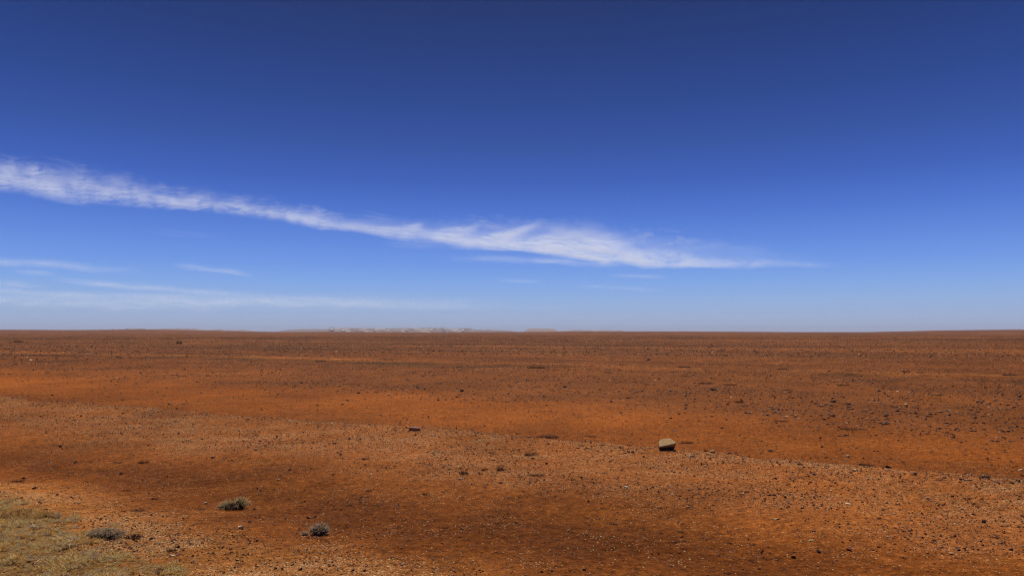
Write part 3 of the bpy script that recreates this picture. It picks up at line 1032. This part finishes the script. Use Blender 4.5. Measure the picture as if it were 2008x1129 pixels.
# small tufts further out: few variants, every tuft a thing of its own
def tuft_variant(seed, wx, h, n, mat, stemmat):
    rs = random.Random(seed)
    b = Blades(); s_ = Blades()
    for i in range(n):
        a = rs.uniform(0, 6.283); r = math.sqrt(rs.random()) * wx / 2
        p = (math.cos(a) * r, math.sin(a) * r * .55, 0)
        b.blade(p, (p[0] * 2.0 / wx + rs.gauss(0, .3), p[1] * 2.0 / wx + rs.gauss(0, .3), 1), h * rs.uniform(.5, 1.1) * (1 - .5 * (r / (wx / 2)) ** 2), wx * .014, .35, 3, rs)
    for i in range(max(6, n // 18)):
        a = rs.uniform(0, 6.283); r = math.sqrt(rs.random()) * wx / 2
        p = Vector((math.cos(a) * r * .6, math.sin(a) * r * .4, -.004))
        q = p + Vector((math.cos(a) * wx * .25, math.sin(a) * wx * .12, h * rs.uniform(.3, .9)))
        s_.tube([p, p.lerp(q, .5) + Vector((0, 0, h * .1)), q], wx * .006, wx * .003)
    return b.mesh('foliage', mat), s_.mesh('stem', stemmat)


TV = [tuft_variant(901, 1, .40, 260, M_RUST, M_DARKSTEM), tuft_variant(902, 1, .30, 240, M_RUST, M_STEM),
      tuft_variant(903, 1, .60, 220, M_DARKSTEM, M_DARKSTEM), tuft_variant(904, 1, .28, 260, M_STEM, M_DARKSTEM)]


def put_tuft(px, py, w, label, v=0, hs=1.0, group='small dry tufts on the plain'):
    x, y, z = ground_at(px, py)
    size = w / F * math.hypot(math.hypot(x, y), EYE)
    root = bpy.data.objects.new('dry_tuft', None); COL.objects.link(root)
    root.empty_display_size = .1
    root.location = (x, y, z); root.scale = (size, size, size * hs)
    root.rotation_euler = (0, 0, (px * 7 % 10) * .06 - .3)
    for nm, me in (('foliage', TV[v][0]), ('stem', TV[v][1])):
        c = bpy.data.objects.new(nm, me); COL.objects.link(c); c.parent = root
    tag(root, label, 'tuft', group)
    return root


TUFTS = [
    (1042, 893, 27, 'dark spiky tuft on the gravel straight below the flat tuft', 0, 1.1),
    (1074, 858, 46, 'long flat brown tuft lying on the gravel edge near centre', 1, .65),
    (1052, 932, 34, 'low grey-blue tuft on the gravel, left of the black pebble', 3, .5),
    (909, 929, 17, 'thin dark upright tuft above the pinkish-red flat stone', 2, 1.5),
    (981, 922, 15, 'narrow pointed dark tuft in the middle foreground', 2, 1.8),
    (951, 921, 12, 'small dark sprig left of the narrow pointed tuft', 2, .9),
    (1160, 856, 22, 'faint brown tuft on the sand between flat tuft and boulder', 1, .6),
    (1347, 869, 26, 'low brown tuft touching the right side of the boulder', 1, .9),
    (1700, 913, 28, 'thin brown tuft beyond the gravel edge at right', 1, 1.0),
    (1735, 916, 18, 'dark low tuft just right of the thin brown tuft', 3, .7),
    (1931, 936, 20, 'grey tuft on the gravel edge near the right border', 3, 1.2),
    (1845, 941, 18, 'dark low tuft on the gravel edge left of the grey tuft', 3, .6),
    (716, 901, 14, 'small dark tuft on the gravel, left of centre', 2, .9),
    (281, 908, 16, 'small dark sprig in the brown sand at left', 2, .9),
    (230, 907, 18, 'flat dark sprig left of the small dark sprig', 3, .6),
    (34, 945, 18, 'little dark tuft near the left border above the ground cover', 2, .7),
    (246, 962, 20, 'flat tuft in sand between left border and pale-topped shrub', 3, .5),
    (302, 979, 12, 'small grey tuft left of the pale-topped shrub', 2, .9),
    (265, 1001, 34, 'long flattened tuft above the wide spiky shrub', 3, .35),
    (337, 1080, 15, 'small upright tuft on the pale gravel, lower left', 2, 1.1),
    (833, 969, 11, 'small dark tuft on bare earth, bottom centre left', 2, .9),
    (723, 963, 11, 'faint dark tuft left of the small dark tuft, bottom centre left', 2, .8),
    (1052, 722, 32, 'dark green-brown tuft far out above the flat tuft', 0, .6),
    (1090, 725, 16, 'small tuft right of the dark far tuft', 1, .6),
    (1192, 731, 22, 'low tuft far out on the plain right of centre', 1, .6),
    (1221, 717, 18, 'tuft on the far track, right of centre', 1, .6),
    (1340, 720, 26, 'wide faint tuft on the far track above the boulder', 3, .5),
    (1344, 738, 22, 'low brown tuft beyond the boulder, far out', 1, .5),
    (1385, 752, 28, 'left of two dark flat tufts right of the boulder column', 0, .5),
    (1432, 755, 24, 'right of two dark flat tufts right of the boulder column', 0, .5),
    (1450, 789, 16, 'small upright tuft beside a black stone, right half', 2, .8),
    (1328, 755, 9, 'tiny rusty tuft straight beyond the boulder', 1, .9),
    (1268, 754, 10, 'tiny rusty tuft beyond and left of the boulder', 1, .9),
    (1655, 756, 24, 'dark tuft on the plain beyond the three black slabs', 0, .5),
    (1545, 765, 20, 'faint tuft near the left of the right-hand stone field', 1, .5),
    (1777, 729, 18, 'left of two far tufts at right', 0, .6),
    (1806, 731, 14, 'right of two far tufts at right', 0, .6),
    (1980, 736, 20, 'far dark tuft near the right border', 0, .6),
    (1842, 775, 16, 'rusty tuft on the plain left of the broad dark stone', 1, .7),
    (1673, 842, 46, 'wide sparse olive tuft on the sand below the stone field', 1, .45),
    (1650, 856, 16, 'small flat tuft below the wide sparse olive tuft', 3, .5),
    (1531, 826, 28, 'flat sparse tuft on the sand left of the wide olive tuft', 3, .45),
    (1712, 824, 26, 'faint sparse tuft just left of the large grey-brown slab', 1, .5),
    (35, 671, 12, 'lone dark bush far out near the left border', 0, 1.0),
    (351, 673, 10, 'lone dark bush standing far out, left third', 2, 1.3),
    (628, 708, 20, 'dark flat tuft along the far track, left of centre', 0, .4),
    (765, 706, 24, 'dark flat tuft along the far track near centre', 0, .4),
    (900, 713, 20, 'faint flat tuft along the far track, at centre', 1, .4),
    (1535, 724, 22, 'flat dark tuft along the far track at right', 0, .4),
    (1668, 727, 20, 'flat faint tuft along the far track at right', 1, .4),
]
for (px, py, w, lab, v, hs) in TUFTS:
    put_tuft(px, py, w, lab, v, hs)


# dead twigs: short black branching sticks
def put_twig(px, py, w, label, seed, branches=3, mat=M_DARKSTEM, rz=0.0, thick=.0028, lift=.5, name='dead_twig'):
    x, y, z = ground_at(px, py)
    L = w / F * math.hypot(math.hypot(x, y), EYE)
    rs = random.Random(seed)
    b = Blades()
    for k in range(branches):
        a = rz + (rs.uniform(-.5, .5) if k < 2 else rs.uniform(0, 6.283))
        if k % 2: a += math.pi
        p = Vector((rs.uniform(-.1, .1) * L, rs.uniform(-.1, .1) * L, .002))
        pts = [p]
        ln = L * (.5 if k < 2 else .3)
        for i in range(5):
            a += rs.uniform(-.35, .35)
            p = p + Vector((math.cos(a), math.sin(a) * .8, rs.uniform(-.1, .35) * lift)) * ln / 5
            pts.append(p.copy())
        b.tube(pts, thick * rs.uniform(.8, 1.4), thick * .35)
        q = pts[3]
        b.tube([q, q + Vector((rs.uniform(-.3, .3), rs.uniform(-.3, .3), rs.uniform(.1, .5))) * ln * .5], thick * .7, thick * .3)
    o = link_mesh(name, b.mesh('twig', mat))
    o.location = (x, y, z + .003)
    tag(o, label, 'twig', 'dead twigs on the near ground')
    return o


TW = [
    (1195, 1027, 22, 'long black twig above the others, leftmost in the lower right', 3, -.5),
    (1227, 1053, 12, 'stubby upright black twig below the long one', 4, 1.2),
    (1297, 1046, 13, 'short black twig left of its slanted twin', 4, -.6),
    (1336, 1044, 16, 'slanted black twig right of the short twin', 3, -.7),
    (1325, 1063, 22, 'curved grey-black twig below the two short ones', 4, -.15),
    (1339, 1076, 11, 'small black twig under the curved one', 4, -.4),
    (1431, 1066, 15, 'star-shaped black twig with many arms', 7, .3),
    (1415, 1079, 11, 'black twig just below and left of the star-shaped one', 4, -.9),
    (1477, 1069, 26, 'long thin black twig slanting down to the right', 3, -.75),
    (1470, 1099, 10, 'small black twig at the lower right of the group', 5, .2),
    (1489, 1115, 12, 'black twig near the bottom border, right end of the group', 4, .5),
    (1426, 1125, 15, 'black twig cut close by the bottom border', 5, .1),
    (1342, 1117, 18, 'thin curved twig right of the pinkish grey stone', 2, -.7),
    (1151, 1049, 12, 'black twig at the left end of the lower right twigs', 4, 1.0),
    (987, 1012, 12, 'black twig on brown sand below the half-buried stone', 4, .1),
    (973, 1027, 13, 'black twig just below its neighbour, centre bottom', 4, 0),
    (875, 1036, 14, 'dark thin twig on brown sand, bottom centre', 3, .4),
    (1773, 1094, 18, 'dark twig at the lower right, left of the slender tan stone', 5, -.3),
    (683, 1034, 16, 'thin dark twig right of the small round grey shrub', 3, .1),
    (1025, 964, 13, 'dark twig right of the half-buried rimmed stone', 4, .1),
]
for i, (px, py, w, lab, nb, rz) in enumerate(TW):
    put_twig(px, py, w, lab, 40 + i, nb, rz=rz)
put_twig(1334, 870, 22, 'pale bent stick lying against the right side of the boulder', 91, 2, M_GREYLEAF, rz=-.2, thick=.006, lift=.2, name='dry_stick')


# --------------------------------------------------------------- ground cover at bottom left
def build_cover():
    c = bpy.data.collections.new('cover_sprigs')
    for q in range(6):
        rs = random.Random(700 + q)
        b = Blades()
        for i in range(34):
            a = rs.uniform(0, 6.283); r = math.sqrt(rs.random()) * .5
            p = (math.cos(a) * r * .8, math.sin(a) * r * .8, rs.uniform(0, .35))
            b.blade(p, (math.cos(a) * r * 1.6 + rs.gauss(0, .4), math.sin(a) * r * 1.6 + rs.gauss(0, .5), .8), rs.uniform(.35, .75), .13, .5, 2, rs)
        me = b.mesh('sprig', (M_COVER, M_COVER, M_STRAW, M_COVER, M_GREYLEAF, M_STRAW)[q])
        c.objects.link(bpy.data.objects.new('sprig', me))
    n = 130000
    x = RNG.uniform(-9, -.6, n); y = RNG.uniform(2.6, 9.5, n)
    g = grass_mask(x, y)
    clump = fbm(x / .28, y / .28, 801, 3)
    keep = RNG.random(n) < g * np.clip(.50 + .9 * clump, .10, 1)
    x, y, g, clump = x[keep], y[keep], g[keep], clump[keep]
    n = len(x)
    sc = (.022 + .018 * np.clip(clump + .3, 0, 1.2)) * np.exp(RNG.normal(size=n) * .22) * (.45 + .55 * g)
    sc = np.where(RNG.random(n) < .045, sc * 1.9, sc)
    idx = RNG.integers(0, 6, n)
    scatter('ground_cover', 'low olive and straw ground cover in the bottom left corner', 'ground cover', c, x, y, height(x, y) - .002, sc, idx, rand_rot(n, .2))
    print('cover', n)


build_cover()


# --------------------------------------------------------------- far hills
def hill(name, label, x0, x1, prof, r, depth, mat, seed, jag=.4, kind='structure'):
    """a ridge r metres away; prof = [(photo x, photo px above the flat horizon)]"""
    px = np.arange(x0, x1 + .01, 1.0)
    top = np.interp(px, [p[0] for p in prof], [p[1] for p in prof])
    top = top * (1 + jag * .5 * fbm(px / 5.0, px * 0, seed, 3)) + 0
    top = np.maximum(top, 0) / F * r + EYE * (top > 0)
    X = (px - 1004) / F * r
    cross = [(-.5, 0.0), (-.35, .35), (-.2, .75), (-.08, .97), (0.05, 1.0), (.3, .95), (.42, .5), (.5, 0.0)]
    V = []
    for k, (cy, ch) in enumerate(cross):
        yy = r + depth * cy + depth * .06 * fbm(px / 7.0, np.full_like(px, k * 1.3), seed + 3, 3)
        V.append(np.stack([X * (yy / r), yy, top * ch - .5], -1))
    V = np.concatenate(V)
    me = np_mesh(name, V, grid_faces(len(cross), len(px))[:, ::1], True)
    o = link_mesh(name, me, mat)
    tag(o, label, None if kind == 'structure' else 'outcrop', kind=kind if kind == 'structure' else None)
    return o


def hill_mat(name, c1, c2, c3, sx=.02):
    m, t, b = new_mat(name, 1.0, .0)
    n = noise_node(t, sx, 4, .7)
    r = ramp_node(t, n.outputs['Fac'], [(.38, c1), (.52, c2), (.62, c3)])
    t.links.new(r.outputs[0], b.inputs['Base Color'])
    return m


M_H1 = hill_mat('far_brown', (.20, .13, .11), (.24, .16, .13), (.28, .19, .15))
M_H2 = hill_mat('far_breakaway', (.16, .115, .10), (.23, .165, .14), (.58, .48, .42), .012)
M_H3 = hill_mat('far_mesa', (.26, .18, .16), (.30, .21, .18), (.36, .26, .23))
hill('hills', 'low grey-brown ridge on the horizon left of centre', 538, 1015,
     [(538, 0), (560, 3.5), (600, 5.5), (700, 5.5), (860, 5), (960, 4.2), (1000, 2.5), (1015, 0)], 5600, 620, M_H1, 5, .15)
hill('hills', 'broken pale breakaway hills in the middle of the horizon', 643, 930,
     [(643, 0), (646, 7.6), (690, 8.0), (740, 7.0), (790, 7.2), (870, 7.6), (880, 6.2), (895, 6.5), (925, 7.4), (930, 0)], 5200, 520, M_H2, 15, .16)
hill('hills', 'flat pinkish mesa just right of the centre of the horizon', 1026, 1097,
     [(1026, 0), (1031, 3.5), (1038, 6.0), (1050, 6.6), (1084, 6.3), (1090, 4), (1097, 0)], 5200, 460, M_H3, 25, .15)
hill('hills', 'faint low rises on the horizon right of the mesa', 1094, 1230,
     [(1094, 1), (1120, 3.6), (1140, 4.2), (1148, 2.4), (1155, 4.2), (1165, 2), (1190, 3.6), (1200, 2), (1215, 3.6), (1230, 0)], 5400, 200, M_H3, 35, .3)
hill('hills', 'faint low rises on the horizon in the left third', 215, 500,
     [(215, 3), (222, 6.4), (228, 4), (250, 6.6), (262, 6.4), (285, 6.9), (290, 4.8), (350, 6.8), (390, 6.2), (400, 4), (430, 5.0), (460, 3), (480, 4.3), (500, 1)], 5400, 200, M_H3, 45, .2)

m_white, t_, b_ = new_mat('white_outcrop', .9, .1)
n_ = noise_node(t_, .05, 3, .6)
r_ = ramp_node(t_, n_.outputs['Fac'], [(.4, (.70, .62, .58)), (.6, (.85, .80, .76))])
t_.links.new(r_.outputs[0], b_.inputs['Base Color'])
OC = [(797, 6.6, 6.5, 'brightest white round spot on the middle hills of the horizon'),
      (738, 5.2, 6, 'white patch left of the brightest spot on the horizon hills'),
      (652, 8.0, 6, 'pale patch at the left end of the broken hills on the horizon'),
      (675, 6.0, 7, 'second pale patch from the left on the broken hills'),
      (847, 5.5, 6, 'pinkish pale patch right of the brightest white spot'),
      (872, 6.5, 9, 'widest pale patch near the right of the broken hills'),
      (908, 6.0, 6, 'pale patch at the right end of the broken hills')]
for i, (px, hp, w, lab) in enumerate(OC):
    rr_ = 4860.0
    bm = worn_stone(640 + i, npts=22, flat=1.0, elong=1.0, angular=.25)
    o = link_mesh('pale_outcrop', bm_mesh(bm, 'pale_outcrop', m_white))
    wz = hp / F * rr_
    o.location = ((px - 1004) / F * rr_, rr_, wz * .45)
    o.scale = (w / F * rr_, wz * 4.5, wz * 1.15)
    tag(o, lab, 'outcrop', 'pale outcrops on the far hills')


# --------------------------------------------------------------- clouds: thin ice cloud at 3 km
CLOUD_Z = 3000.0


def cloud_mat():
    m = bpy.data.materials.new('ice_cloud'); m.use_nodes = True
    t = m.node_tree; t.nodes.clear()
    out = t.nodes.new('ShaderNodeOutputMaterial')
    tr = t.nodes.new('ShaderNodeBsdfTransparent')
    tl = t.nodes.new('ShaderNodeBsdfTranslucent'); tl.inputs['Color'].default_value = (.60, .63, .70, 1)
    mx = t.nodes.new('ShaderNodeMixShader')
    at = t.nodes.new('ShaderNodeAttribute'); at.attribute_name = 'thickness'
    t.links.new(at.outputs['Fac'], mx.inputs[0])
    t.links.new(tr.outputs[0], mx.inputs[1]); t.links.new(tl.outputs[0], mx.inputs[2])
    t.links.new(mx.outputs[0], out.inputs['Surface'])
    return m


M_CLOUD = cloud_mat()


def cloud_sheet(name, px, PY, alpha, label, group='thin clouds', z=CLOUD_Z, seed=0):
    """px (n,), PY (m,n): where the sheet is seen from the plain; laid out level at its own altitude, two layers thick"""
    m, n = PY.shape
    PX = np.broadcast_to(px, (m, n))
    Vs = []; As = []
    for layer, (dz, f) in enumerate(((0, .6), (90, .62))):
        d = ray(PX, PY)
        t = (z - EYE) / d[..., 2]
        X, Y = d[..., 0] * t, d[..., 1] * t
        Z = z + dz + 45 * fbm(X / 1500, Y / 1500, seed + layer, 3)
        Vs.append(np.stack([X, Y, Z], -1).reshape(-1, 3)); As.append((alpha * f).ravel())
    V = np.concatenate(Vs); A = np.concatenate(As)
    fc = grid_faces(m, n)
    me = np_mesh(name, V, np.concatenate([fc, fc + m * n]), True)
    attr_float(me, 'thickness', np.clip(A, 0, 1))
    o = link_mesh(name, me, M_CLOUD)
    tag(o, label, 'cloud', group)
    return o


def main_cloud():
    tx = np.array([-300, 0, 60, 130, 210, 270, 330, 400, 450, 530, 600, 700, 760, 850, 930, 1000, 1080, 1160, 1220, 1300, 1400, 1500, 1560, 1700])
    ty = np.array([290, 326, 333, 341, 353, 366, 379, 386, 394, 402, 414, 430, 433, 441, 440, 446, 446, 449, 463, 471, 480, 488, 500, 520])
    bx = np.array([-300, 0, 80, 160, 240, 330, 400, 500, 600, 700, 800, 900, 1000, 1100, 1200, 1260, 1400, 1500, 1700])
    by = np.array([362, 377, 384, 400, 402, 413, 419, 431, 444, 459, 471, 484, 493, 501, 517, 524, 527, 526, 524])
    px = np.arange(-220, 1690, 1.5)
    T = np.interp(px, tx, ty); B = np.interp(px, bx, by)
    v = np.linspace(-.45, 1.55, 150)[:, None]
    TH = np.maximum(B - T, 12)
    PY = B - v * TH
    PX = np.broadcast_to(px, PY.shape)
    # fibres run along the band; towards the middle they sweep up and to the right
    mid = sstep(640, 780, PX) * (1 - sstep(1200, 1340, PX))
    ac = PY - B                                              # negative going up
    lefty = 1 - sstep(520, 760, PX)
    w1 = fbm(PX / 120, PY / 40, 901, 3)
    w2 = fbm(PX / 34, PY / 13, 911, 3)
    sweep = (mid * 2.1 + .9 * lefty) * (-ac)
    sx = PX - sweep
    fib = fbm(sx / 75 + .3 * w1, ac / (8.0 + 5 * lefty) + .9 * w1 + .3 * w2, 921, 5, .62)
    fine = fbm(sx / 20 + .3 * w2, ac / (3.6 + 2.4 * lefty) + .8 * w1 + .4 * w2, 931, 5, .68)
    # separate plumes rising from the band in the middle
    hook = ((sx * 1.0 - 613) / 86 - .22 + .06 * w1) % 1.0
    hooks = mid * (1 - sstep(1030, 1100, PX)) * np.exp(-((hook - .5) / .23) ** 2)
    solid = mid * sstep(1010, 1090, PX)
    vt = v + .10 * w1 + (.07 + .10 * lefty) * w2 + (.16 + .10 * lefty) * fib + (.10 + .08 * lefty) * fine
    hi = .80 * lefty + (1 - lefty) * (1 - mid) * .70 + mid * (.54 + .38 * hooks + .26 * solid)
    topm = 1 - sstep(hi - .34, hi + .30, vt)
    bots = np.interp(px, [0, 600, 1100, 1300, 1640], [.34, .26, .14, .10, .05])
    botm = sstep(-.08, bots, v + .06 * w1 + .05 * fib)
    dens = np.interp(px, [-220, 0, 300, 520, 700, 820, 960, 1080, 1180, 1300, 1400, 1500, 1600, 1680], [.46, .52, .52, .50, .58, .68, .74, .84, .84, .66, .50, .26, .10, 0])
    a = dens * topm * botm * np.clip(.84 + (.45 + .35 * lefty) * fib + (.34 + .2 * lefty) * fine, .05, 1.2)
    right = sstep(1240, 1460, PX)
    low = np.exp(-((v - .16) / .16) ** 2)
    a = a * (1 - right * (1 - np.clip(low * 1.1 + .36 * (1 - sstep(.4, .9, v)) * np.clip(.5 + 1.3 * fib, 0, 1.4), 0, 1)))
    wisps = .42 * dens * sstep(-.1, .9, fib + .5 * fine) * np.exp(-((v - .95) / .32) ** 2) * (1 - right * .6) * (1 - .6 * mid * (1 - hooks))
    veil = .16 * dens * (1 - sstep(.7, 1.25, vt)) * botm
    a = np.clip(np.maximum(a, veil) + wisps * (1 - a), 0, 1)
    edge = sstep(-.45, -.3, v) * (1 - sstep(1.3, 1.5, v))
    a = a * edge
    cloud_sheet('cirrus_cloud', px, PY, np.clip(a, 0, .97), 'long bright cirrus band sloping down from the left border, brightest near centre', seed=3)


main_cloud()


def streak(x0, y0, x1, y1, th, dens, label, seed, skew=0.0):
    px = np.arange(x0, x1, 2.5)
    u = (px - x0) / (x1 - x0)
    c = y0 + (y1 - y0) * u + th * .3 * fbm(px / 80, px * 0, seed, 2)
    v = np.linspace(-1.6, 1.6, 46)[:, None]
    PY = c[None, :] + v * th
    PX = np.broadcast_to(px, PY.shape)
    w = fbm(PX / 70, PY / 9, seed + 5, 3)
    f = fbm(PX / 45, (PY - c) / 3.0 + w, seed + 9, 4, .6)
    prof = np.where(v < 0, np.exp(-(v / .75) ** 2), np.exp(-(v / .45) ** 2))
    ends = sstep(0, .3, u + .06 * w) * (1 - sstep(.6, 1.0, u + .08 * w))
    a = dens * prof * ends * np.clip(.75 + .5 * f, 0, 1.3)
    a = a * (1 - sstep(1.2, 1.55, np.abs(v)))
    cloud_sheet('wispy_cloud', px, PY, np.clip(a, 0, 1), label, seed=seed)


streak(-160, 505, 290, 536, 9, .30, 'faint wispy cloud at the left border, highest below the long band', 1001)
streak(10, 534, 120, 540, 4, .22, 'short faint wisp just below the highest one at left', 1011)
streak(330, 522, 520, 545, 6, .24, 'thin wisp sloping right, above the horizon in the left third', 1021)
streak(-120, 545, 110, 566, 9, .20, 'small feathery wisp at the left border above the long veil', 1031)
streak(90, 552, 520, 582, 8, .27, 'long pale veil with a sharp lower side, low at left', 1041)
streak(-160, 568, 560, 590, 7, .20, 'longest low veil just above the horizon at left', 1051)
streak(-100, 583, 1150, 606, 12, .20, 'broad faint veil stretching from the left border past the centre', 1061)
streak(520, 583, 680, 588, 4, .18, 'short faint wisp low down left of centre', 1071)
streak(880, 508, 1270, 524, 7, .34, 'separate thin wisp directly under the brightest part of the band', 1081)
streak(730, 478, 1000, 496, 7, .14, 'very faint wisp below the band near centre', 1091)
streak(960, 552, 1070, 554, 3.5, .18, 'tiny faint wisp below centre of the band', 1101)
streak(1190, 542, 1320, 546, 3.5, .22, 'tiny wisp under the right end of the band', 1111)
streak(1130, 563, 1310, 571, 4, .14, 'lowest faint wisp under the right end of the band', 1121)
streak(280, 455, 440, 470, 4, .07, 'barely visible wisp in blue sky below the left band', 1131)

streak(-700, 588, 1080, 604, 19, .20, 'widest pale sheet standing in for haze low over the left horizon', 1141)  # added sheet that imitates the horizon haze

# --------------------------------------------------------------- haze
def build_haze():
    bm = bmesh.new()
    bmesh.ops.create_cube(bm, size=1.0)
    me = bpy.data.meshes.new('haze'); bm.to_mesh(me); bm.free()
    m = bpy.data.materials.new('haze'); m.use_nodes = True
    t = m.node_tree; t.nodes.clear()
    out = t.nodes.new('ShaderNodeOutputMaterial')
    v = t.nodes.new('ShaderNodeVolumePrincipled')
    v.inputs['Color'].default_value = (.74, .76, .86, 1)
    v.inputs['Density'].default_value = 0.00009
    v.inputs['Anisotropy'].default_value = 0.0
    t.links.new(v.outputs[0], out.inputs['Volume'])
    o = link_mesh('haze', me, m)
    zlo, zhi = -3.0, 48.0
    o.location = (0, 0, (zlo + zhi) / 2); o.scale = (18400, 18400, zhi - zlo)
    tag(o, 'thin pale haze over the far plain', 'haze', kind='stuff')


build_haze()
